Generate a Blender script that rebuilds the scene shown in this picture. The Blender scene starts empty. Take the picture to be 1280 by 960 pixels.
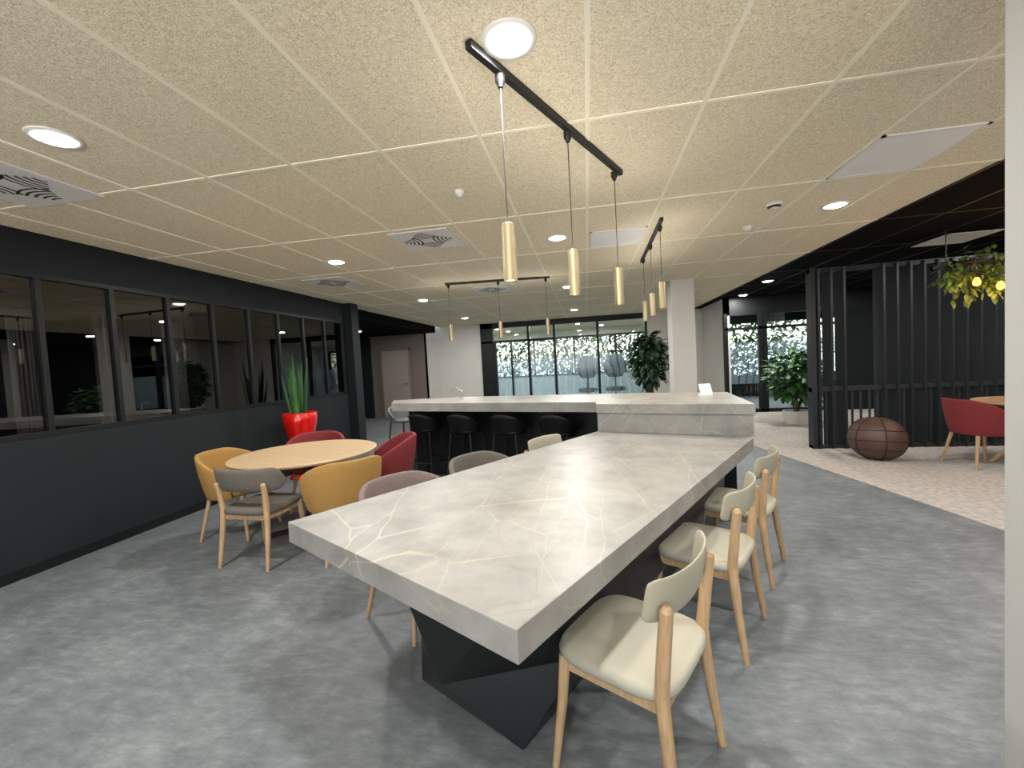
import bpy, bmesh, math, random
from mathutils import Vector, Matrix
random.seed(7)
D=bpy.data; SC=bpy.context.scene
HC=2.78
def lin(c):
    return tuple(((v/255)/12.92 if v/255<=0.04045 else ((v/255+0.055)/1.055)**2.4) for v in c)+(1,)
# ---------------------------------------------------------------- materials
def mat(name,rgb,rough=.6,metal=0,var=0,scale=8,bump=0,bscale=60,spec=.5,emit=0,coat=0,stretch=None):
    m=D.materials.new(name);m.use_nodes=True;nt=m.node_tree;N=nt.nodes;L=nt.links
    b=N['Principled BSDF'];c=lin(rgb)
    b.inputs['Base Color'].default_value=c;b.inputs['Roughness'].default_value=rough;b.inputs['Metallic'].default_value=metal
    b.inputs['Specular IOR Level'].default_value=spec;b.inputs['Coat Weight'].default_value=coat
    if emit:
        b.inputs['Emission Color'].default_value=c;b.inputs['Emission Strength'].default_value=emit
    tc=N.new('ShaderNodeTexCoord')
    src=tc.outputs['Object']
    if stretch:
        mp=N.new('ShaderNodeMapping');mp.inputs['Scale'].default_value=stretch;L.new(src,mp.inputs[0]);src=mp.outputs[0]
    if var:
        n=N.new('ShaderNodeTexNoise');n.inputs['Scale'].default_value=scale;n.inputs['Detail'].default_value=6;L.new(src,n.inputs['Vector'])
        r=N.new('ShaderNodeValToRGB');r.color_ramp.elements[0].position=.3;r.color_ramp.elements[1].position=.7
        r.color_ramp.elements[0].color=tuple(x*(1-var) for x in c[:3])+(1,);r.color_ramp.elements[1].color=tuple(min(1,x*(1+var)) for x in c[:3])+(1,)
        L.new(n.outputs['Fac'],r.inputs[0]);L.new(r.outputs[0],b.inputs['Base Color'])
    if bump:
        n2=N.new('ShaderNodeTexNoise');n2.inputs['Scale'].default_value=bscale;n2.inputs['Detail'].default_value=3;L.new(src,n2.inputs['Vector'])
        bp=N.new('ShaderNodeBump');bp.inputs['Strength'].default_value=bump;bp.inputs['Distance'].default_value=.01
        L.new(n2.outputs['Fac'],bp.inputs['Height']);L.new(bp.outputs[0],b.inputs['Normal'])
    return m
def ramp(N,stops):
    r=N.new('ShaderNodeValToRGB');e=r.color_ramp.elements
    while len(e)<len(stops): e.new(.5)
    for i,(p,c) in enumerate(stops):
        e[i].position=p;e[i].color=c
    return r
def g(v): return (v,v,v,1)
# wood wool ceiling tiles
def wool(name,c1,c2):
    m=D.materials.new(name);m.use_nodes=True;N=m.node_tree.nodes;L=m.node_tree.links;b=N['Principled BSDF'];b.inputs['Roughness'].default_value=.95
    b.inputs['Specular IOR Level'].default_value=.05
    tc=N.new('ShaderNodeTexCoord')
    n=N.new('ShaderNodeTexNoise');n.inputs['Scale'].default_value=70;n.inputs['Detail'].default_value=5;n.inputs['Distortion'].default_value=2.0;L.new(tc.outputs['Object'],n.inputs['Vector'])
    r=ramp(N,[(.36,lin(c1)),(.58,lin(c2))]);L.new(n.outputs['Fac'],r.inputs[0])
    L.new(r.outputs[0],b.inputs['Base Color'])
    bp=N.new('ShaderNodeBump');bp.inputs['Strength'].default_value=.6;bp.inputs['Distance'].default_value=.01;L.new(n.outputs['Fac'],bp.inputs['Height']);L.new(bp.outputs[0],b.inputs['Normal'])
    return m
M_ceil=wool('wood_wool_tile',(212,198,168),(250,240,214))
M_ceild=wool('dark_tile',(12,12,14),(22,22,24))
M_grid=mat('grid_cream',(248,241,220),.6)
M_gridd=mat('grid_dark',(34,32,31),.6)
# marble
def marble():
    m=D.materials.new('marble_laminate');m.use_nodes=True;N=m.node_tree.nodes;L=m.node_tree.links;b=N['Principled BSDF'];b.inputs['Roughness'].default_value=.40
    b.inputs['Specular IOR Level'].default_value=.28
    tc=N.new('ShaderNodeTexCoord')
    nz=N.new('ShaderNodeTexNoise');nz.inputs['Scale'].default_value=4.5;nz.inputs['Detail'].default_value=10;nz.inputs['Roughness'].default_value=.65;L.new(tc.outputs['Object'],nz.inputs['Vector'])
    base=ramp(N,[(.3,lin((124,123,119))),(.5,lin((140,138,134))),(.72,lin((154,152,147)))]);L.new(nz.outputs['Fac'],base.inputs[0])
    col=base.outputs[0]
    def vein(scale,rot,str_,w,colr,fac,seed):
        nonlocal col
        mp=N.new('ShaderNodeMapping');mp.inputs['Rotation'].default_value=(0,0,rot);mp.inputs['Scale'].default_value=str_;mp.inputs['Location'].default_value=(seed,seed*.7,0)
        n=N.new('ShaderNodeTexNoise');n.inputs['Scale'].default_value=3;n.inputs['Detail'].default_value=5;L.new(tc.outputs['Object'],n.inputs['Vector'])
        mx=N.new('ShaderNodeMixRGB');mx.blend_type='ADD';mx.inputs[0].default_value=.08;L.new(tc.outputs['Object'],mx.inputs[1]);L.new(n.outputs['Color'],mx.inputs[2])
        L.new(mx.outputs[0],mp.inputs[0])
        v=N.new('ShaderNodeTexVoronoi');v.feature='DISTANCE_TO_EDGE';v.inputs['Scale'].default_value=scale;L.new(mp.outputs[0],v.inputs['Vector'])
        r=ramp(N,[(0,g(1)),(w,g(0))]);L.new(v.outputs['Distance'],r.inputs[0])
        n3=N.new('ShaderNodeTexNoise');n3.inputs['Scale'].default_value=2.2;L.new(mp.outputs[0],n3.inputs['Vector'])
        r3=ramp(N,[(.42,g(0)),(.6,g(fac))]);L.new(n3.outputs['Fac'],r3.inputs[0])
        mu=N.new('ShaderNodeMath');mu.operation='MULTIPLY';L.new(r.outputs[0],mu.inputs[0]);L.new(r3.outputs[0],mu.inputs[1])
        mm=N.new('ShaderNodeMixRGB');L.new(mu.outputs[0],mm.inputs[0]);L.new(col,mm.inputs[1]);mm.inputs[2].default_value=lin(colr);col=mm.outputs[0]
    vein(2.0,.5,(1,.35,1),.010,(184,179,168),.6,1.3)
    vein(2.6,-.7,(1,.3,1),.008,(186,174,146),.7,4.1)
    vein(3.5,-1.3,(1,.3,1),.008,(180,175,163),.6,8.7)
    vein(4.0,1.2,(1,.4,1),.010,(112,108,102),.4,12.7)
    L.new(col,b.inputs['Base Color'])
    return m
M_marble=marble()
def floor_mat():
    m=D.materials.new('grey_vinyl_concrete');m.use_nodes=True;N=m.node_tree.nodes;L=m.node_tree.links;b=N['Principled BSDF']
    tc=N.new('ShaderNodeTexCoord')
    a=N.new('ShaderNodeTexNoise');a.inputs['Scale'].default_value=2.4;a.inputs['Detail'].default_value=14;a.inputs['Roughness'].default_value=.74;a.inputs['Distortion'].default_value=.3;L.new(tc.outputs['Object'],a.inputs['Vector'])
    mp=N.new('ShaderNodeMapping');mp.inputs['Scale'].default_value=(3,8,1);mp.inputs['Rotation'].default_value=(0,0,.1);L.new(tc.outputs['Object'],mp.inputs[0])
    c=N.new('ShaderNodeTexNoise');c.inputs['Scale'].default_value=2.6;c.inputs['Detail'].default_value=12;c.inputs['Roughness'].default_value=.78;L.new(mp.outputs[0],c.inputs['Vector'])
    mx=N.new('ShaderNodeMixRGB');mx.inputs[0].default_value=.55;L.new(a.outputs['Fac'],mx.inputs[1]);L.new(c.outputs['Fac'],mx.inputs[2])
    r=ramp(N,[(.38,lin((84,88,91))),(.5,lin((105,110,113))),(.62,lin((130,134,135)))]);L.new(mx.outputs[0],r.inputs[0]);L.new(r.outputs[0],b.inputs['Base Color'])
    rr=ramp(N,[(.3,g(.42)),(.7,g(.58))]);L.new(mx.outputs[0],rr.inputs[0]);L.new(rr.outputs[0],b.inputs['Roughness'])
    b.inputs['Specular IOR Level'].default_value=.35
    return m
M_floor=floor_mat()
M_carpet=mat('beige_carpet',(178,171,164),.95,var=.22,scale=22,bump=.5,bscale=200,spec=.1)
M_darkwall=mat('dark_wall_paint',(24,30,33),.75,var=.05,scale=2,spec=.3)
M_darkframe=mat('black_frame',(16,19,21),.5,spec=.3)
M_slat=mat('slat_paint',(30,35,40),.5)
M_white=mat('white_wall_paint',(210,208,203),.8,var=.03,scale=2)
M_greyw=mat('light_grey_paint',(172,171,168),.8,var=.03,scale=2)
M_taupe=mat('taupe_paint',(120,110,102),.8)
M_black=mat('matt_black',(16,16,17),.5)
M_base=mat('black_faceted_panel',(14,16,18),.34,spec=.5)
M_brass=mat('brushed_brass',(172,158,128),.45,metal=1,var=.08,scale=30,stretch=(1,1,.1))
M_chrome=mat('chrome_reflector',(230,230,230),.12,metal=1)
M_oak=mat('oak_wood',(174,144,108),.5,var=.16,scale=12,stretch=(6,6,.8))
M_oakt=mat('oak_table_top',(180,154,120),.45,var=.1,scale=6,stretch=(1,8,1))
M_cream=mat('cream_upholstery',(166,162,146),.6,bump=.05,bscale=200)
M_creamb=mat('cream_lacquer',(158,153,134),.5)
M_taupeF=mat('taupe_fabric',(96,90,83),.9,var=.1,scale=80,bump=.2,bscale=300)
M_mauve=mat('mauve_fabric',(116,100,97),.9,var=.08,scale=80,bump=.2,bscale=300)
M_yel=mat('mustard_fabric',(158,120,62),.85,var=.1,scale=80,bump=.2,bscale=300)
M_red=mat('red_fabric',(116,34,38),.85,var=.12,scale=80,bump=.2,bscale=300)
M_redgloss=mat('red_gloss',(200,18,10),.18,coat=.6)
M_soil=mat('soil',(50,38,28),.95,var=.3)
M_leaf=mat('leaf_green',(52,92,44),.5,var=.35,scale=5)
M_leafd=mat('leaf_dark',(34,62,36),.5,var=.35,scale=5)
M_leafy=mat('leaf_yellowgreen',(96,118,48),.5,var=.35,scale=6)
M_hedge=mat('hedge_green',(66,110,52),.6,var=.4,scale=3)
M_stem=mat('stem_brown',(84,66,44),.8)
M_potw=mat('white_pot',(205,202,196),.4)
M_plate=mat('white_metal',(232,231,228),.45)
M_slot=mat('diffuser_slot',(56,54,52),.8)
M_pouf=mat('brown_leather',(80,56,48),.5,var=.12,scale=10,bump=.15,bscale=120)
M_seam=mat('seam_dark',(34,22,20),.6)
M_bulb=mat('warm_bulb',(255,150,60),.4,emit=5)
M_lamp=mat('lamp_lens',(255,253,248),.4,emit=40)
M_lampw=mat('pendant_lens',(255,226,170),.4,emit=16)
M_stool=mat('black_stool_shell',(9,9,10),.6,spec=.2)
M_curtain=mat('grey_curtain',(170,168,164),.9)
def perf():
    m=mat('perforated_metal',(205,202,196),.5);N=m.node_tree.nodes;L=m.node_tree.links;b=N['Principled BSDF']
    tc=N.new('ShaderNodeTexCoord');v=N.new('ShaderNodeTexVoronoi');v.inputs['Scale'].default_value=60;v.inputs['Randomness'].default_value=0;L.new(tc.outputs['Object'],v.inputs['Vector'])
    r=ramp(N,[(.25,lin((168,168,167))),(.4,lin((240,240,240)))]);L.new(v.outputs['Distance'],r.inputs[0]);L.new(r.outputs[0],b.inputs['Base Color']);return m
M_perf=perf()
def glass(name,tint,gl,rough=.0,film=False):
    m=D.materials.new(name);m.use_nodes=True;N=m.node_tree.nodes;L=m.node_tree.links
    for n in list(N):
        if n.type!='OUTPUT_MATERIAL': N.remove(n)
    o=[n for n in N if n.type=='OUTPUT_MATERIAL'][0]
    t=N.new('ShaderNodeBsdfTransparent');t.inputs[0].default_value=tint
    gs=N.new('ShaderNodeBsdfGlossy');gs.inputs['Roughness'].default_value=rough;gs.inputs[0].default_value=g(.9)
    fr=N.new('ShaderNodeFresnel');fr.inputs[0].default_value=1.45
    ad=N.new('ShaderNodeMath');ad.operation='ADD';ad.inputs[1].default_value=gl;ad.use_clamp=True;L.new(fr.outputs[0],ad.inputs[0])
    mx=N.new('ShaderNodeMixShader');L.new(ad.outputs[0],mx.inputs[0]);L.new(t.outputs[0],mx.inputs[1]);L.new(gs.outputs[0],mx.inputs[2])
    out=mx.outputs[0]
    if film:
        d=N.new('ShaderNodeBsdfTranslucent');d.inputs[0].default_value=lin((205,218,222))
        d2=N.new('ShaderNodeBsdfDiffuse');d2.inputs[0].default_value=lin((170,190,198))
        md=N.new('ShaderNodeMixShader');md.inputs[0].default_value=.5;L.new(d.outputs[0],md.inputs[1]);L.new(d2.outputs[0],md.inputs[2])
        tc=N.new('ShaderNodeTexCoord');w=N.new('ShaderNodeTexWave');w.inputs['Scale'].default_value=1.6;w.inputs['Distortion'].default_value=7;w.inputs['Detail'].default_value=1;w.inputs['Detail Scale'].default_value=.6;L.new(tc.outputs['Object'],w.inputs['Vector'])
        r=ramp(N,[(.04,g(.08)),(.14,g(.28))]);L.new(w.outputs['Fac'],r.inputs[0])
        m2=N.new('ShaderNodeMixShader');L.new(r.outputs[0],m2.inputs[0]);L.new(out,m2.inputs[1]);L.new(md.outputs[0],m2.inputs[2]);out=m2.outputs[0]
    L.new(out,o.inputs[0]);return m
M_glassd=glass('smoked_glass',g(.42),.06)
M_glass=glass('clear_glass',(.82,.9,.88,1),.02)
M_film=glass('frosted_film_glass',(.72,.84,.9,1),.02,.1,True)

# ---------------------------------------------------------------- helpers
def link(o,parent=None):
    SC.collection.objects.link(o)
    if parent: o.parent=parent
    return o
def empty(name,loc=(0,0,0),rz=0):
    e=D.objects.new(name,None);e.empty_display_size=.1;e.location=loc;e.rotation_euler=(0,0,rz);return link(e)
def mesh(name,v,f,m,parent=None,smooth=False,bevel=0,bseg=2,sub=0,solid=0):
    me=D.meshes.new(name);me.from_pydata([tuple(x) for x in v],[],f)
    bm=bmesh.new();bm.from_mesh(me);bmesh.ops.remove_doubles(bm,verts=bm.verts,dist=1e-5);bmesh.ops.recalc_face_normals(bm,faces=bm.faces);bm.to_mesh(me);bm.free()
    me.materials.append(m);o=D.objects.new(name,me);link(o,parent)
    if smooth: me.polygons.foreach_set('use_smooth',[True]*len(me.polygons))
    if solid:
        s=o.modifiers.new('s','SOLIDIFY');s.thickness=solid;s.offset=0
    if bevel:
        b=o.modifiers.new('b','BEVEL');b.width=bevel;b.segments=bseg;b.limit_method='ANGLE';b.angle_limit=.6
    if sub:
        s=o.modifiers.new('u','SUBSURF');s.levels=sub;s.render_levels=sub
    return o
class G:  # geometry accumulator
    def __init__(s): s.v=[];s.f=[]
    def add(s,v,f):
        n=len(s.v);s.v+=[tuple(x) for x in v];s.f+=[tuple(i+n for i in q) for q in f];return s
    def box(s,x0,x1,y0,y1,z0,z1):
        return s.add([(x0,y0,z0),(x1,y0,z0),(x1,y1,z0),(x0,y1,z0),(x0,y0,z1),(x1,y0,z1),(x1,y1,z1),(x0,y1,z1)],
            [(0,3,2,1),(4,5,6,7),(0,1,5,4),(1,2,6,5),(2,3,7,6),(3,0,4,7)])
    def obox(s,c,sx,sy,sz,rz):  # centre, sizes, rotated
        ca,sa=math.cos(rz),math.sin(rz);v=[]
        for z in (-sz/2,sz/2):
            for x,y in ((-sx/2,-sy/2),(sx/2,-sy/2),(sx/2,sy/2),(-sx/2,sy/2)):
                v.append((c[0]+x*ca-y*sa,c[1]+x*sa+y*ca,c[2]+z))
        return s.add(v,[(0,3,2,1),(4,5,6,7),(0,1,5,4),(1,2,6,5),(2,3,7,6),(3,0,4,7)])
    def prism(s,poly,z0,z1):
        n=len(poly);v=[(x,y,z0) for x,y in poly]+[(x,y,z1) for x,y in poly]
        return s.add(v,[tuple(range(n))[::-1],tuple(range(n,2*n))]+[(i,(i+1)%n,n+(i+1)%n,n+i) for i in range(n)])
    def tube(s,pts,rad,seg=10):
        pts=[Vector(p) for p in pts]
        if not isinstance(rad,(list,tuple)): rad=[rad]*len(pts)
        v=[];f=[];up=Vector((0,0,1))
        t0=(pts[1]-pts[0]).normalized();a=t0.cross(up)
        if a.length<.1:a=t0.cross(Vector((1,0,0)))
        a.normalize()
        for i,p in enumerate(pts):
            t=(pts[min(i+1,len(pts)-1)]-pts[max(i-1,0)]).normalized()
            a=(a-t*a.dot(t)).normalized();b=t.cross(a)
            for k in range(seg):
                th=2*math.pi*k/seg;v.append(p+(a*math.cos(th)+b*math.sin(th))*rad[i])
        for i in range(len(pts)-1):
            for k in range(seg):
                f.append((i*seg+k,i*seg+(k+1)%seg,(i+1)*seg+(k+1)%seg,(i+1)*seg+k))
        f.append(tuple(range(seg))[::-1]);f.append(tuple(range((len(pts)-1)*seg,len(pts)*seg)))
        return s.add(v,f)
    def lathe(s,prof,c=(0,0,0),seg=32,sx=1,sy=1,cap=True):
        v=[];f=[];n=len(prof)
        for r,z in prof:
            for k in range(seg):
                th=2*math.pi*k/seg;v.append((c[0]+r*sx*math.cos(th),c[1]+r*sy*math.sin(th),c[2]+z))
        for i in range(n-1):
            for k in range(seg): f.append((i*seg+k,i*seg+(k+1)%seg,(i+1)*seg+(k+1)%seg,(i+1)*seg+k))
        if cap and prof[0][0]>1e-4:f.append(tuple(range(seg))[::-1])
        if cap and prof[-1][0]>1e-4:f.append(tuple(range((n-1)*seg,n*seg)))
        return s.add(v,f)
    def done(s,name,m,parent=None,**k): return mesh(name,s.v,s.f,m,parent,**k)

# ---------------------------------------------------------------- camera
r=math.radians(3.1);p=math.radians(2.7);yw=math.radians(10.2)
cam=D.objects.new('camera',D.cameras.new('camera'));link(cam)
cam.data.sensor_width=36;cam.data.lens=528/1280*36;cam.data.clip_start=.02
R=Matrix.Rotation(yw,4,'Z')@Matrix.Rotation(math.pi/2-p,4,'X')@Matrix.Rotation(-r,4,'Z')
cam.matrix_world=Matrix.Translation((0,0,1.48))@R
SC.camera=cam

# ---------------------------------------------------------------- room shell
G().box(-9,10,-3.3,24,-.1,0).done('floor',M_floor)
G().prism([(3.75,-3.2),(3.1,3.71),(2.91,4.88),(2.53,6.93),(2.2,8.9),(1.9,12.98),(3.28,12.98),(3.3,10.98),(8.95,10.98),(8.95,-3.2)],0,.005).done('floor_carpet',M_carpet)
G().box(-4.6,3.06,-3.2,13.0,HC,HC+.1).done('ceiling',M_ceil)
G().box(3.06,9.0,-3.2,13.0,HC,HC+.1).done('ceiling_dark',M_ceild)
G().box(3.055,3.07,-3.2,13.0,HC-.01,HC).done('trim_ceiling_edge',M_black)
ge=G()
x=.06
for n in range(-8,5):
    xx=.06+.6*n; ge.box(xx-.011,xx+.011,-3.2,13.0,HC-.006,HC)
for n in range(-4,9):
    yy=2.4+1.35*n
    if yy<13: ge.box(-4.45,3.05,yy-.011,yy+.011,HC-.005,HC)
ge.done('trim_ceiling_grid',M_grid)
ge=G()
for n in range(5,15):
    xx=.06+.6*n; ge.box(xx-.011,xx+.011,-3.2,11,HC-.006,HC)
for n in range(-4,8):
    yy=2.4+1.35*n
    if yy<11: ge.box(3.08,9,yy-.011,yy+.011,HC-.005,HC)
ge.done('trim_ceiling_grid_dark',M_gridd)
# left wall with glazed band
XL=-4.45
gw=G()
gw.box(XL-.15,XL,-3.2,7.6,0,1.10);gw.box(XL-.15,XL,-3.2,7.6,2.43,HC);gw.box(XL-.15,XL,7.2,7.6,1.10,2.43);gw.box(XL-.15,XL,-3.2,-1.4,1.1,2.43)
gw.box(XL,XL+.16,7.3,7.55,0,HC)
gw.done('wall_left',M_darkwall)
gf=G()
k=-7
while 2.8+.555*k<7.3:
    y=2.8+.555*k
    if y>-1.5: gf.box(XL-.06,XL+.003,y-.020,y+.020,1.10,2.43)
    k+=1
gf.box(XL-.1,XL+.006,-1.4,7.2,1.09,1.13);gf.box(XL-.1,XL+.006,-1.4,7.2,2.40,2.44)
gf.done('window_1',M_darkframe)
G().box(XL-.035,XL-.025,-1.4,7.2,1.12,2.42).done('window_2',M_glassd)
G().box(XL,XL+.012,-3.2,7.3,0,.08).done('baseboard_left',M_darkframe)
# side room behind the glazing
gr=G();gr.box(-8.7,-8.6,-3.2,7.6,0,HC);gr.box(-8.6,-4.6,7.5,7.6,0,HC);gr.box(-8.6,-4.6,-3.3,-3.2,0,HC);gr.done('wall_side_room',M_darkwall)
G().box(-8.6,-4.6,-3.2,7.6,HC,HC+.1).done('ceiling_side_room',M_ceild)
cu=G()
for (y0,y1) in ((2.0,2.35),(4.4,4.7),(5.4,5.6),(6.5,6.9)):
    n=24;v=[];f=[]
    for i in range(n+1):
        yy=y0+(y1-y0)*i/n;xx=-7.6+.05*math.sin(i*1.7)
        v+=[(xx,yy,.1),(xx,yy,2.6)]
    f=[(2*i,2*i+2,2*i+3,2*i+1) for i in range(n)]
    cu.add(v,f)
cu.done('curtain',M_curtain,smooth=True)
# desks in the side room
for yy in (1.2,3.9,6.0):
    e=empty('office_desk',(-6.4,yy,0))
    G().box(-.4,.4,-.75,.75,.71,.74).done('top',M_greyw,e,bevel=.003)
    G().box(-.38,-.34,-.72,-.68,0,.71).box(.34,.38,-.72,-.68,0,.71).box(-.38,-.34,.68,.72,0,.71).box(.34,.38,.68,.72,0,.71).done('legs',M_black,e)
# corridor recess beyond the left wall
gr=G();gr.box(-8.6,-4.92,12.5,12.6,0,HC);gr.done('wall_corridor',M_taupe)
gr=G();gr.box(-8.7,-8.6,7.6,12.6,0,HC);gr.box(-8.6,-6.75,12.42,12.5,0,HC);gr.done('wall_corridor_side',M_darkwall)
G().box(-8.6,-4.6,7.6,12.6,2.58,HC+.1).done('ceiling_corridor',M_ceild)
dr=empty('door_1',(-5.9,12.45,0))
G().box(-.45,.45,-.03,.05,.01,2.1).done('leaf',mat('door_grey',(150,142,134),.6),dr,bevel=.004)
G().box(-.5,-.45,-.05,.05,0,2.15).box(.45,.5,-.05,.05,0,2.15).box(-.5,.5,-.05,.05,2.1,2.15).done('frame',M_taupe,dr)
G().tube([(.38,-.04,1.05),(.38,-.08,1.05),(.26,-.08,1.05)],.012).done('handle',M_chrome,dr)
# back wall
G().box(-4.92,-3.26,13,13.15,0,HC).box(1.8,3.45,13,13.15,0,HC).box(-4.95,-4.92,12.5,13.15,0,HC).done('wall_back',M_white)
G().box(3.3,3.42,11,13,0,HC).done('wall_back_return',M_white)
G().box(-3.26,1.8,12.97,13.0,0,.08).done('baseboard_back',M_darkframe)
# main glazed partition
gf=G();X0,X1=-3.26,1.8
gf.box(X0,X0+.38,12.96,13.1,0,HC)
gf.box(X0,X1,12.96,13.1,2.62,HC)
for xx in (-1.75,-.95,.35,1.74): gf.box(xx-.035,xx+.035,12.96,13.1,0,2.62)
gf.box(X0,-.95,12.96,13.1,2.16,2.22);gf.box(X0,X1,12.96,13.1,0,.1)
gf.box(-2.86,-2.78,12.94,13.1,0,2.2);gf.box(-2.32,-2.28,12.94,13.1,0,2.2)
gf.done('window_3',M_darkframe)
G().box(X0+.38,X1,13.02,13.03,1.62,2.62).done('window_4',M_glass)
G().box(X0+.38,X1,13.02,13.03,.1,1.62).done('window_5',M_film)
# office beyond
gr=G();gr.box(-4.95,-4.85,13.15,18.2,0,HC);gr.box(3.45,3.55,13.0,18.2,0,HC)
gr.box(-4.9,3.5,18,18.15,0,.9);gr.box(-4.9,3.5,18,18.15,2.5,HC)
gr.box(-4.9,-3.9,18,18.15,.9,2.5);gr.box(2.9,3.5,18,18.15,.9,2.5)
gr.done('wall_office',M_white)
G().box(-4.95,3.55,13,18.2,HC,HC+.1).done('ceiling_office',M_ceil)
gf=G()
for xx in (-3.9,-2.2,-.5,1.2,2.9): gf.box(xx-.04,xx+.04,17.98,18.1,.9,2.5)
gf.box(-3.9,2.9,17.98,18.1,.88,.95);gf.box(-3.9,2.9,17.98,18.1,2.45,2.52);gf.done('window_6',M_darkframe)
def armchair_dark(x,y):
    e=empty('office_chair',(x,y,0),random.random())
    G().lathe([(.02,.5),(.3,.48),(.32,.56),(.28,.6),(.0,.62)]).done('seat',M_black,e,smooth=True)
    G().lathe([(.0,.9),(.22,.92),(.34,1.15),(.34,1.35),(.22,1.58),(.0,1.63)],sy=.25).done('back',M_black,e,smooth=True)
    G().tube([(0,0,.05),(0,0,1.2)],.03).done('column',M_black,e)
    G().lathe([(.3,0),(.3,.03),(.04,.06)]).done('base',M_black,e)
armchair_dark(.0,13.5);armchair_dark(.85,13.55)
# right hand dark zone glazing
gf=G();YR=11.0
gf.box(3.3,9,YR,YR+.1,2.35,HC)
for xx in (3.33,4.1,4.2,5.3,5.86): gf.box(xx-.04,xx+.04,YR-.02,YR+.1,0,2.4)
gf.box(3.3,5.9,YR-.02,YR+.1,0,.09);gf.box(3.3,5.9,YR-.02,YR+.1,2.0,2.06)
gf.done('window_7',M_darkframe)
G().box(5.9,9,YR-.02,YR+.1,0,2.35).done('wall_lounge_back',M_darkwall)
G().box(3.3,5.9,YR+.03,YR+.04,1.7,2.4).box(3.3,5.9,YR+.03,YR+.04,.09,.7).done('window_8',M_glass)
G().box(3.3,5.9,YR+.03,YR+.04,.7,1.7).done('window_9',M_film)
gr=G();gr.box(3.55,9.1,15,15.15,0,.7);gr.box(3.55,9.1,15,15.15,2.4,HC);gr.box(9.0,9.1,-3.2,15,0,HC)
gr.done('wall_right',M_darkwall)
G().box(3.55,9.1,13,15.1,HC,HC+.1).done('ceiling_lobby',M_ceild)
# rear wall with windows added behind the camera to brighten the ceiling
gr=G();gr.box(-8.7,-4.2,-3.3,-3.2,0,HC);gr.box(2.8,9.1,-3.3,-3.2,0,HC);gr.box(-4.2,2.8,-3.3,-3.2,0,.1);gr.box(-4.2,2.8,-3.3,-3.2,2.7,HC)
gr.done('wall_rear',M_white)
gf=G()
for i in range(6): xx=-4.2+1.4*i;gf.box(xx-.03,xx+.03,-3.3,-3.2,.1,2.7)
gf.done('added_rear_window',M_darkframe)
pl_=D.lights.new('added_window_portal','AREA');pl_.shape='RECTANGLE';pl_.size=7;pl_.size_y=2.6;pl_.cycles.is_portal=True  # portal guiding world light through the added rear opening
po=D.objects.new('added_rear_portal',pl_);po.location=(-.7,-3.25,1.4);po.rotation_euler=(math.pi/2,0,math.pi);link(po)
# white pillars
G().box(1.48,1.86,7.75,8.15,0,HC).done('wall_pillar',M_white,bevel=.004)
G().box(5.35,5.75,8.0,8.4,0,HC).done('wall_pillar_lounge',M_white,bevel=.004)
G().box(1.268,1.75,1.1,1.555,0,HC).done('wall_pillar_near',M_greyw,bevel=.006)

# hedge outside
def leaves(ge,c,rad,n,size,elong=1.8,droop=.3,rng=random):
    for i in range(n):
        while True:
            q=Vector((rng.uniform(-1,1),rng.uniform(-1,1),rng.uniform(-1,1)))
            if q.length<1: break
        pos=Vector((c[0]+q.x*rad[0],c[1]+q.y*rad[1],c[2]+q.z*rad[2]))
        d=Vector((q.x+rng.uniform(-.6,.6),q.y+rng.uniform(-.6,.6),q.z*.3+rng.uniform(-.4,.5)-droop*rng.random())).normalized()
        s=d.cross(Vector((0,0,1)));s=s.normalized() if s.length>.1 else Vector((1,0,0))
        u=s.cross(d);L=size*elong*rng.uniform(.7,1.2);W=size*.5*rng.uniform(.7,1.1)
        v=[pos,pos+d*L*.35+s*W-u*.1*W,pos+d*L*.75+s*W*.7-u*L*.08,pos+d*L-u*L*.2,pos+d*L*.75-s*W*.7-u*L*.08,pos+d*L*.35-s*W-u*.1*W,pos+d*L*.5+u*W*.25]
        ge.add(v,[(0,1,6),(1,2,6),(2,3,6),(3,4,6),(4,5,6),(5,0,6)])
ge=G();leaves(ge,(0,22,1.8),(7,1.2,2.4),12000,.13);ge.done('garden_hedge',M_hedge)
ge=G();leaves(ge,(6.5,18.5,1.4),(3,1.2,2.0),4000,.13);ge.done('garden_hedge',M_hedge)

# ---------------------------------------------------------------- table & bar
A=math.radians(-30);LD=Vector((.5,.866));WD=Vector((.866,-.5));NC=Vector((-.22,1.09))
def tw(l,w): q=NC+LD*l+WD*w; return (q.x,q.y)
tb=empty('communal_table',(0,0,0))
G().prism([tw(0,0),tw(3.11,0),tw(3.21,-1.34),tw(0,-1.47)][::-1],.66,.76).done('top',M_marble,tb,bevel=.003)
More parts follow.
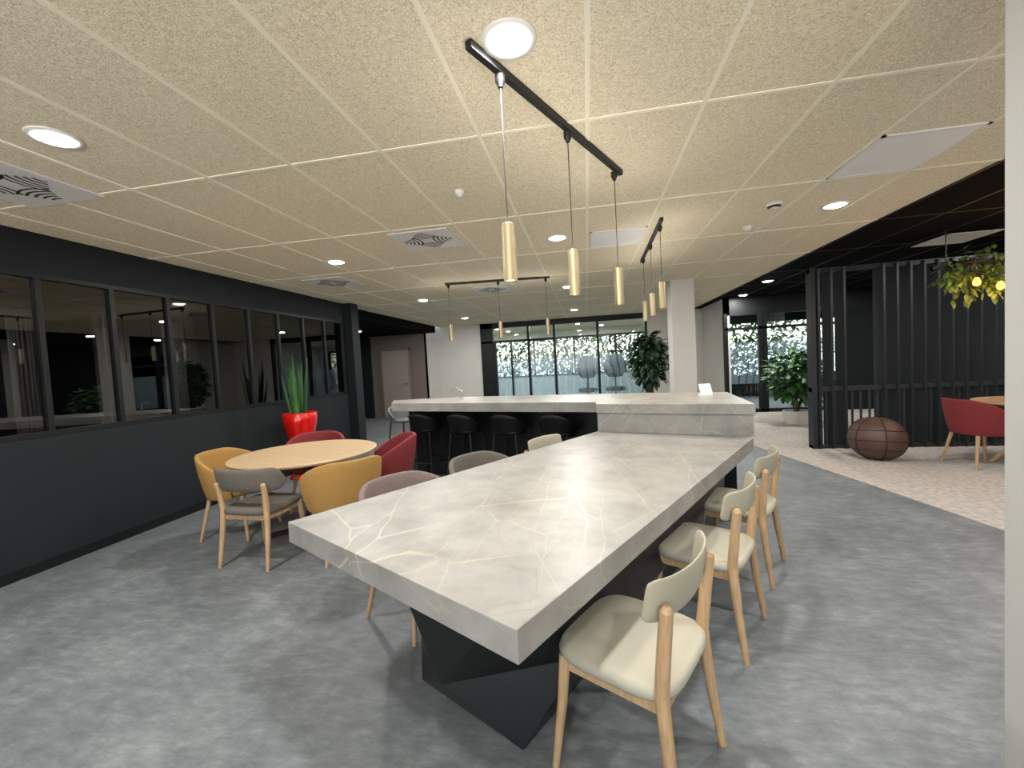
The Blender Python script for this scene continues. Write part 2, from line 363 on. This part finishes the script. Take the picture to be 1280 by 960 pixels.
# faceted pedestal
v=[(l,w,z) for (l,w,z) in [
 (.33,-.29,0),(.33,-.91,0),(2.9,-1.0,0),(2.9,-.28,0),
 (.50,-.12,.34),(.20,-.60,.20),(.48,-1.08,.36),(1.6,-1.2,.28),(2.85,-1.1,.3),(2.85,-.18,.3),(1.7,-.1,.36),
 (.26,-.24,.66),(.26,-1.05,.66),(2.9,-1.15,.66),(2.9,-.16,.66),(1.1,-.18,.66),(1.1,-1.12,.66),(1.2,-.3,0),(1.2,-.95,0)]]
v=[tw(l,w)+(z,) for l,w,z in v]
f=[(0,1,5),(0,5,4),(1,6,5),(5,6,12),(5,12,11),(5,11,4),
   (0,4,17),(17,4,10),(17,10,9),(17,9,3),(4,11,15),(4,15,10),(10,15,14),(10,14,9),
   (1,18,6),(18,7,6),(18,8,7),(18,2,8),(6,16,12),(6,7,16),(7,13,16),(7,8,13),
   (2,3,9),(2,9,8),(8,9,14),(8,14,13),(11,12,16,15),(15,16,13,14),(0,17,18,1),(17,3,2,18)]
mesh('pedestal',v,f,M_base,tb,bevel=.003)
bar=empty('bar_counter',(0,0,0))
wing=[(.07,4.47),(.5,5.45),(-1.82,5.98),(-2.86,5.86),(-2.62,5.31)]
block=[(1.36,3.79),(1.52,5.05),(.5,5.45),(.07,4.47),(.07,4.25)]
G().prism(block,.95,1.04).done('top_block',M_marble,bar,bevel=.003)
G().prism(wing,.93,1.038).done('top_wing',M_marble,bar,bevel=.003)
G().prism([(1.35,3.81),(1.50,5.03),(.5,5.4),(.08,4.45),(.08,4.27)],.762,.95).done('riser',M_marble,bar)
G().prism([(1.25,3.95),(1.42,4.98),(.5,5.35),(.15,4.6),(.15,4.42)],0,.762).done('body_block',M_base,bar)
G().prism([(.2,4.85),(.4,5.35),(-1.82,5.9),(-2.6,5.8),(-2.45,5.65)],0,.93).done('body_wing',M_base,bar)
fc=empty('kitchen_faucet',(-1.75,5.72,1.04))
G().tube([(0,0,0),(0,0,.10),(-.02,0,.125),(-.08,0,.14),(-.14,0,.13),(-.15,0,.10)],.009).lathe([(.02,0),(.02,.02),(.012,.03)]).done('spout',M_chrome,fc,smooth=True)
tp=empty('card_terminal',(1.22,4.75,1.04),.3)
G().box(-.06,.06,-.03,.03,0,.02).add([(-.06,-.03,.02),(.06,-.03,.02),(.06,.01,.12),(-.06,.01,.12),(-.06,.0,.02),(.06,.0,.02),(.06,.03,.12),(-.06,.03,.12)],[(0,1,2,3),(4,7,6,5),(0,3,7,4),(1,5,6,2),(3,2,6,7),(0,4,5,1)]).done('body',M_plate,tp)

# ---------------------------------------------------------------- chairs
def sellipse(a,b,n,e,c=(0,0)):
    o=[]
    for i in range(n):
        t=2*math.pi*i/n;ct,st=math.cos(t),math.sin(t)
        o.append((c[0]+a*abs(ct)**(2/e)*(1 if ct>=0 else -1),c[1]+b*abs(st)**(2/e)*(1 if st>=0 else -1)))
    return o
def cushion(ge,a,b,z0,z1,e=3.2,c=(0,0),n=48):
    t=z1-z0;rings=[]
    for s,z in ((.0,z0),(.86,z0),(.97,z0+t*.2),(1,z0+t*.5),(.98,z0+t*.8),(.92,z0+t*.97),(.5,z1+t*.02),(0,z1+t*.02)):
        s=max(s,.001);rings.append([(x,y,z) for x,y in sellipse(a*s,b*s,n,e,c)])
    v=[q for rr in rings for q in rr];f=[]
    for i in range(len(rings)-1):
        for k in range(n): f.append((i*n+k,i*n+(k+1)%n,(i+1)*n+(k+1)%n,(i+1)*n+k))
    ge.add(v,f)
def curved_back(ge,halfw,sag,y0,z0,z1,th,n=20,lean=.04,cornr=.5):
    m=6;v=[];f=[]
    for side in (0,1):
        for i in range(n+1):
            s=-1+2*i/n; x=halfw*math.sin(s*1.2)/math.sin(1.2); y=y0+sag*(s*s)
            hh=(z1-z0)/2*(1-max(0,(abs(s)-.82)/.18)**2*cornr)
            for j in range(m+1):
                q=-1+2*j/m; z=(z0+z1)/2+hh*q
                bul=(1-q**4)*.5+.5
                v.append((x,y-lean*q+(th/2*bul if side else -th/2*bul),z))
    K=(n+1)*(m+1)
    for i in range(n):
        for j in range(m):
            a=i*(m+1)+j;f.append((a,a+1,a+m+2,a+m+1));f.append((K+a,K+a+m+1,K+a+m+2,K+a+1))
    for i in range(n):
        a=i*(m+1);f.append((a,a+m+1,K+a+m+1,K+a));a+=m;f.append((a,K+a,K+a+m+1,a+m+1))
    for j in range(m):
        a=j;f.append((a,K+a,K+a+1,a+1));a=n*(m+1)+j;f.append((a,a+1,K+a+1,K+a))
    ge.add(v,f)
def dining_chair(x,y,rz,seatm,backm,name='dining_chair',big=False):
    e=empty(name,(x,y,0),rz)
    L=G()
    for s in (-1,1):
        L.tube([(s*.225,.215,0),(s*.205,.185,.25),(s*.195,.17,.43)],[.013,.018,.021],14)
        top=.73 if not big else .66
        L.tube([(s*.225,-.24,0),(s*.213,-.205,.25),(s*.205,-.185,.45),(s*.212,-.20,.6),(s*.218,-.215,top),(s*.218,-.217,top+.014)],[.014,.020,.023,.022,.020,.012],14)
    L.box(-.19,.19,.15,.18,.375,.42).box(-.19,.19,-.19,-.16,.375,.42).box(-.2,-.18,-.17,.17,.375,.42).box(.18,.2,-.17,.17,.375,.42)
    L.done('frame',M_oak,e,smooth=False,bevel=.001)
    S=G();cushion(S,.235,.225,.41,.47,4.2);S.done('seat',seatm,e,smooth=True)
    B=G()
    if big: curved_back(B,.31,.14,-.24,.60,.79,.045,lean=.02,cornr=.8)
    else: curved_back(B,.240,.075,-.232,.675,.82,.018,lean=.012,cornr=.15)
    B.done('backrest',backm,e,smooth=True,sub=1)
    return e
def tub_chair(x,y,rz,m,name='tub_chair'):
    e=empty(name,(x,y,0),rz)
    L=G()
    for sx in (-1,1):
        for sy in (-1,1):
            L.tube([(sx*.24,sy*.23,0),(sx*.17,sy*.16,.40)],[.012,.02])
    L.obox((0,0,.39),.36,.04,.03,0).obox((0,0,.39),.04,.36,.03,0)
    L.done('legs',M_oak,e,smooth=False)
    S=G();cushion(S,.245,.235,.40,.485,2.5,(0,.01));S.done('seat',m,e,smooth=True)
    n=28;k=7;v=[];f=[]
    for i in range(n+1):
        th=math.radians(-118+236*i/n)
        t=abs(th)/math.radians(118)
        top=.80-.20*max(0,(t-.25)/.75)**1.6
        for j in range(k+1):
            q=j/k;z=.39+(top-.39)*q
            rr=.235+.05*math.sin(q*1.5)
            yy=-math.cos(th)*rr*1.0; xx=math.sin(th)*rr*1.08
            v.append((xx,yy-.02*q,z))
    for i in range(n):
        for j in range(k): a=i*(k+1)+j;f.append((a,a+1,a+k+2,a+k+1))
    mesh('shell',v,f,m,e,smooth=True,solid=.035,bevel=.012)
    return e
def face(dx,dy): return math.atan2(-dx,dy)   # rotation so local +Y points to (dx,dy)
fw_=face(-.866,.5)
dining_chair(.12,1.56,fw_,M_cream,M_creamb)
dining_chair(.585,2.40,fw_,M_cream,M_creamb)
dining_chair(.98,3.11,fw_,M_cream,M_creamb)
fr_=face(.866,-.5)
for l,mm in ((.70,M_mauve),(1.40,M_taupeF)):
    q=tw(l,-1.37);tub_chair(q[0],q[1],fr_,mm)
q=tw(2.15,-1.27);dining_chair(q[0],q[1],fr_,M_cream,M_creamb)
# round table
rt=empty('round_table',(-2.70,3.62,0))
G().lathe([(.0,.71),(.60,.71),(.645,.725),(.65,.74),(.64,.745),(0,.745)],seg=64).done('top',M_oakt,rt)
G().tube([(0,0,.02),(0,0,.71)],.04,16).lathe([(.0,.69),(.2,.69),(.2,.71),(0,.71)]).obox((0,0,.02),.75,.06,.03,.8).obox((0,0,.02),.75,.06,.03,.8+math.pi/2).done('pedestal',M_black,rt)
dining_chair(-2.68,3.02,face(.05,1),M_taupeF,M_taupeF,big=True)
tub_chair(-3.36,3.50,face(1,.1),M_yel)
tub_chair(-2.06,3.18,face(-.75,.6),M_yel)
tub_chair(-2.12,4.10,face(-.9,-.5),M_red)
tub_chair(-3.08,4.28,face(.4,-.9),M_red)
# red goblet planter + snake plant
pl=empty('snake_plant_pot',(-4.12,5.45,0))
G().lathe([(.0,0),(.19,0),(.19,.02),(.10,.08),(.085,.25),(.11,.42),(.18,.6),(.225,.8),(.235,.94),(.225,.95),(.21,.94),(.18,.86),(0,.86)]).done('planter',M_redgloss,pl,smooth=True)
G().lathe([(.19,.865),(.14,.89),(0,.89)]).done('soil',M_soil,pl)
ge=G()
for i in range(16):
    a=random.uniform(0,6.28);rr=random.uniform(.02,.1);tip=Vector((math.cos(a)*(rr+.1),math.sin(a)*(rr+.1),random.uniform(1.4,1.78)))
    b0=Vector((math.cos(a)*rr,math.sin(a)*rr,.88));s=Vector((-math.sin(a+.7),math.cos(a+.7),0));v=[];f=[]
    for j in range(6):
        q=j/5;c=b0.lerp(tip,q);w=.028*(1-q**2.5)+.002
        v+=[c-s*w,c+Vector((math.cos(a),math.sin(a),0))*-.008,c+s*w]
    for j in range(5):
        k=3*j;f+=[(k,k+1,k+4,k+3),(k+1,k+2,k+5,k+4)]
    ge.add(v,f)
ge.done('leaves',M_leaf,pl)
# bar stools
def bar_stool(x,y,rz,m=M_stool,lm=M_black):
    e=empty('bar_stool',(x,y,0),rz)
    L=G()
    for sx in (-1,1):
        for sy in (-1,1): L.tube([(sx*.21,sy*.2,0),(sx*.14,sy*.13,.66)],.011,8)
    z=.25;k=.185
    L.tube([(-k,-k*.95,z),(k,-k*.95,z)],.009,8).tube([(-k,k*.95,z),(k,k*.95,z)],.009,8).tube([(-k,-k*.95,z),(-k,k*.95,z)],.009,8).tube([(k,-k*.95,z),(k,k*.95,z)],.009,8)
    L.done('legs',lm,e)
    n=20;kk=6;v=[];f=[]
    S=G();cushion(S,.2,.19,.65,.70,2.6);S.done('seat',m,e,smooth=True)
    for i in range(n+1):
        th=math.radians(-95+190*i/n);t=abs(th)/math.radians(95);top=.90-.16*t**2
        for j in range(kk+1):
            q=j/kk;v.append((math.sin(th)*(.19+.03*q),-math.cos(th)*(.18+.05*q),.66+(top-.66)*q))
    for i in range(n):
        for j in range(kk): a=i*(kk+1)+j;f.append((a,a+1,a+kk+2,a+kk+1))
    mesh('shell',v,f,m,e,smooth=True,solid=.02)
for X in (-2.15,-1.55,-.95,-.35):
    t=(X+2.62)/2.69; bar_stool(X-.0,5.31-.84*t+.17,face(.3,.95))
M_gst=mat('grey_stool',(92,94,96),.5)
bar_stool(-2.95,6.35,face(.9,-.3),M_gst);bar_stool(-2.6,6.75,face(.5,-.8),M_gst)

# ---------------------------------------------------------------- lighting fixtures
def downlight(x,y,zc=HC,W=30,m=M_lamp):
    e=empty('downlight',(x,y,zc))
    G().lathe([(.080,-.001),(.112,-.001),(.110,-.008),(.084,-.010),(.080,-.001)],cap=False).done('trim_ring',M_plate,e,smooth=True)
    G().lathe([(.080,-.004),(.07,-.012),(.045,-.019),(0,-.022)],cap=False).done('lens',m,e,smooth=True)
    l=D.lights.new('downlight_lamp','AREA');l.shape='DISK';l.size=.15;l.energy=W;l.color=(1,.975,.935)
    o=D.objects.new('lamp',l);o.location=(0,0,-.026);link(o,e)
LW=34
for q in [(-.25,1.74),(-2.66,1.81),(-.25,4.53),(2.31,4.43),(-2.82,4.56),(-3.0,7.66),(-.27,7.52),(-.26,11.0),(-3.16,11.0),(-2.7,-1.1),(-.25,-1.1),(2.3,-1.1),(2.3,1.74)]:
    downlight(q[0],q[1],W=LW)
for q in [(3.41,8.75),(3.6,10.6),(5.6,3.5),(5.6,6.0),(6.5,9.0),(5.4,.5)]: downlight(q[0],q[1],W=LW*.85)
for q in [(-3,14.5),(-1.2,14.5),(.6,14.5),(-3,16.5),(.6,16.5),(5,13.2)]: downlight(q[0],q[1],W=LW*1.3)
for q in [(-6.6,1.0),(-6.6,3.6),(-6.6,6.0)]: downlight(q[0],q[1],W=14)  # extra downlights added to brighten the side room behind the glass
downlight(-6.0,10.5,2.58,W=10)
def pendant_set(p0,p1,pts,zb,name='track_pendant_light'):
    e=empty(name,(0,0,0))
    a=Vector(p0);b=Vector(p1);c=(a+b)/2;ln=(b-a).length;rz=math.atan2(b.y-a.y,b.x-a.x)
    G().obox((c.x,c.y,HC-.017),ln,.032,.034,rz).done('track',M_black,e,bevel=.002)
    for i,(x,y) in enumerate(pts):
        z=zb
        G().lathe([(.022,0),(.022,-.03),(.012,-.05),(.012,-.055)],(x,y,HC-.03),16).tube([(x,y,z+.25),(x,y,HC-.06)],.003,6).done('cord_%d'%(i+1),M_black,e)
        G().lathe([(.026,.006),(.03,0),(.03,.25),(.027,.255),(.0,.255)],(x,y,z),32,cap=False).done('cylinder_%d'%(i+1),M_brass,e,smooth=False)
        G().lathe([(0,.008),(.026,.008)],(x,y,z),16,cap=False).done('lens_%d'%(i+1),M_lampw,e)
        l=D.lights.new('pendant_lamp','SPOT');l.energy=7;l.spot_size=math.radians(100);l.spot_blend=.8;l.shadow_soft_size=.022;l.color=(1,.78,.48)
        o=D.objects.new('lamp_%d'%(i+1),l);o.location=(x,y,z-.01);link(o,e)
        l=D.lights.new('added_ceiling_spot','SPOT');l.energy=4;l.spot_size=math.radians(165);l.spot_blend=1;l.shadow_soft_size=.03;l.color=(1,.93,.82)  # unseen upward spot added on each pendant to brighten the ceiling
        o=D.objects.new('ceiling_fill_%d'%(i+1),l);o.location=(x,y,z+.265);o.rotation_euler=(math.pi,0,0);link(o,e)
pendant_set((-.41,1.70),(.29,3.10),[(-.32,1.89),(-.05,2.44),(.24,3.04)],1.85)
pendant_set((.75,4.23),(.78,5.99),[(.76,4.40),(.77,5.1),(.78,5.8)],1.95)
pendant_set((-2.10,6.31),(-.5,6.47),[(-2.05,6.315),(-1.28,6.39),(-.56,6.465)],1.89)

# ceiling plates
def diffuser(x,y,s=.6,rot=0):
    e=empty('air_diffuser',(x,y,HC),rot)
    G().box(-s/2,s/2,-s/2,s/2,-.012,-.001).done('plate',M_plate,e,bevel=.006)
    S=G()
    for qd in range(4):
        a0=qd*math.pi/2
        cx,cy=.29*math.cos(a0),.29*math.sin(a0)
        for rr in (.06,.10,.14,.18,.22):
            n=10;v=[];f=[]
            for i in range(n+1):
                th=a0+math.pi+math.radians(-36+72*i/n)
                for r_ in (rr-.008,rr+.008):
                    v.append((cx+r_*math.cos(th),cy+r_*math.sin(th),-.0135))
            f=[(2*i,2*i+2,2*i+3,2*i+1) for i in range(n)]
            S.add(v,f)
    S.done('slots',M_slot,e)
diffuser(-1.52,4.12);diffuser(-3.5,2.12,.62);diffuser(-3.5,5.55,.6);diffuser(-1.55,7.15,.6)
def perf_plate(x0,x1,y0,y1,name='ceiling_speaker_panel'):
    e=empty(name,((x0+x1)/2,(y0+y1)/2,HC));w=(x1-x0)/2;h=(y1-y0)/2
    G().box(-w,w,-h,-h+.02,-.012,-.001).box(-w,w,h-.02,h,-.012,-.001).box(-w,-w+.02,-h,h,-.012,-.001).box(w-.02,w,-h,h,-.012,-.001).done('frame',M_plate,e)
    G().box(-w+.02,w-.02,-h+.02,h-.02,-.009,-.001).done('panel',M_perf,e)
perf_plate(.09,.66,4.46,5.07,'return_air_grille');perf_plate(1.88,2.46,3.08,3.72,'return_air_grille');perf_plate(4.4,5.0,6.1,6.7,'return_air_grille')
for (x,y,rr) in ((1.70,4.19,.065),(-.87,3.08,.035),(1.71,4.85,.045)):
    e=empty('smoke_detector',(x,y,HC))
    G().lathe([(rr,0),(rr,-.015),(rr*.8,-.03),(rr*.45,-.045),(0,-.048)],seg=24).done('body',M_plate,e,smooth=True)
    G().lathe([(rr*.86,-.0255),(rr*.84,-.030),(rr*.55,-.041)],seg=24,cap=False).done('vents',M_slot if rr>.06 else M_plate,e)

# ---------------------------------------------------------------- slatted screen & lounge
sc=empty('slatted_screen',(0,0,0))
S=G()
X=3.28
while X<8.8:
    if X<3.7 or X>3.95:
        S.obox((X,6.85,1.3),.04,.15,2.6,.35)
    X+=.165
X=3.3
while X<8.8:
    S.obox((X,6.84,.44),.018,.03,.86,0);X+=.11
S.box(3.2,8.8,6.80,6.90,2.55,2.61).box(3.2,8.8,6.80,6.90,.84,.90).box(3.2,8.8,6.80,6.90,0,.05)
S.box(3.2,3.26,6.78,6.92,0,2.61)
S.done('slats',M_slat,sc)
# pouf
pf=empty('ball_pouf',(3.64,6.15,0),.3)
RP=.305
prof=[(0,0)];
for i in range(1,16):
    a=-math.pi/2+math.pi*i/16;prof.append((RP*math.cos(a)**.85,.27+.27*math.sin(a)))
prof.append((0,.54))
G().lathe(prof,seg=40).done('body',M_pouf,pf,smooth=True)
S=G()
def seam(fn):
    pts=[fn(2*math.pi*i/60) for i in range(61)];S.tube(pts,.006,6)
def sp(th,ph,k=1.0): 
    c=max(0,math.cos(ph))**.85;return ((RP+.002)*c*math.cos(th),(RP+.002)*c*math.sin(th),.27+.272*math.sin(ph))
for ph in (-.45,0.0,.5): seam(lambda t,ph=ph: sp(t,ph+.06*math.sin(t*2)))
for k in range(3):
    S.tube([sp(k*math.pi/3,-1.4+2.8*i/30) for i in range(31)],.006,6)
    S.tube([sp(k*math.pi/3+math.pi,-1.4+2.8*i/30) for i in range(31)],.006,6)
S.done('seams',M_seam,pf)
# lounge table & chairs (right)
lt=empty('lounge_table',(5.05,5.75,0))
G().lathe([(0,.71),(.5,.71),(.55,.73),(.55,.745),(0,.745)],seg=48).done('top',M_oakt,lt)
L=G()
for a in range(3):
    th=a*2.09+.5;L.tube([(.38*math.cos(th),.38*math.sin(th),0),(-.2*math.cos(th),-.2*math.sin(th),.71)],[.02,.025])
L.done('legs',M_oak,lt)
tub_chair(4.47,5.75,face(1,.0),M_red);tub_chair(5.6,5.3,face(-.8,.4),M_red)
# plants
def potted(name,x,y,potr,poth,c,rad,n,size,lm,stem=True,potm=M_potw,drp=.3):
    e=empty(name,(x,y,0))
    G().lathe([(0,0),(potr*.8,0),(potr,poth*.9),(potr,poth),(potr*.9,poth),(potr*.88,poth*.88),(0,poth*.88)]).done('pot',potm,e,smooth=False)
    T=G()
    for i in range(6):
        a=i*1.05;T.tube([(.04*math.cos(a),.04*math.sin(a),poth*.85),(rad[0]*.3*math.cos(a),rad[1]*.3*math.sin(a),c-.1),(rad[0]*.6*math.cos(a),rad[1]*.6*math.sin(a),c+rad[2]*.5)],[.014,.01,.004],6)
    T.done('stems',M_stem,e)
    ge=G();leaves(ge,(0,0,c),rad,n,size,droop=drp);ge.done('leaves',lm,e)
potted('potted_ficus',4.05,9.2,.24,.26,.95,(.48,.48,.5),460,.13,M_leaf)
potted('potted_tree',1.30,9.4,.22,.45,1.45,(.36,.36,.55),600,.12,M_leafd,drp=.8,potm=M_black)
# hanging greenery with warm bulbs
hg=empty('hanging_planter',(4.75,5.85,0))
G().box(-.6,.9,-.16,-.12,2.34,2.38).box(-.6,.9,.12,.16,2.34,2.38).box(-.6,-.56,-.16,.16,2.34,2.38).box(.86,.9,-.16,.16,2.34,2.38).tube([(-.55,0,2.36),(-.55,0,HC)],.006,6).tube([(.85,0,2.36),(.85,0,HC)],.006,6).done('frame',M_black,hg)
ge=G()
for i in range(9): leaves(ge,(-.5+.16*i,random.uniform(-.1,.1),2.25+random.uniform(-.07,.03)),(.14,.15,random.uniform(.15,.34)),80,.06,droop=1.2)
ge.done('foliage',M_leafy,hg)
B=G();
for i in range(7):
    x=-.52+.22*i;z=2.10-.06*math.sin(i*1.3)
    B.lathe([(0,-.045),(.028,-.03),(.035,0),(.025,.03),(.012,.05)],(x,-.36,z),14)
    l=D.lights.new('bulb_lamp','POINT');l.energy=3;l.color=(1,.48,.16);l.shadow_soft_size=.03
    o=D.objects.new('lamp_%d'%(i+1),l);o.location=(x,-.36,z-.09);link(o,hg)
B.done('bulbs',M_bulb,hg,smooth=True)
G().tube([(-.52+.22*i/2,-.36,2.16+(.05 if i%2 else 0)) for i in range(13)],.005,6).box(-.55,-.53,-.38,-.12,2.34,2.36).box(.82,.84,-.38,-.12,2.34,2.36).tube([(-.54,-.36,2.35),(-.52,-.36,2.16)],.004,6).tube([(.83,-.36,2.35),(.80,-.36,2.16)],.004,6).done('wire',M_black,hg)

# ---------------------------------------------------------------- world: soft sky above, bright ground added below to light the ceiling through the rear opening
w=D.worlds.new('sky');SC.world=w;w.use_nodes=True;N=w.node_tree.nodes;L=w.node_tree.links
sk=N.new('ShaderNodeTexSky');sk.sky_type='NISHITA';sk.sun_elevation=math.radians(40);sk.sun_disc=False
hs=N.new('ShaderNodeHueSaturation');hs.inputs['Saturation'].default_value=.45;hs.inputs['Value'].default_value=.42;L.new(sk.outputs[0],hs.inputs['Color'])
tc=N.new('ShaderNodeTexCoord');sx=N.new('ShaderNodeSeparateXYZ');L.new(tc.outputs['Generated'],sx.inputs[0])
cp=N.new('ShaderNodeMath');cp.operation='LESS_THAN';cp.inputs[1].default_value=-.01;L.new(sx.outputs['Z'],cp.inputs[0])
mw=N.new('ShaderNodeMixRGB');L.new(cp.outputs[0],mw.inputs[0]);L.new(hs.outputs[0],mw.inputs[1]);mw.inputs[2].default_value=(4.7,4.5,4.25,1)
L.new(mw.outputs[0],N['Background'].inputs[0]);N['Background'].inputs[1].default_value=1
SC.view_settings.view_transform='Standard';SC.view_settings.look='None';SC.view_settings.exposure=.33
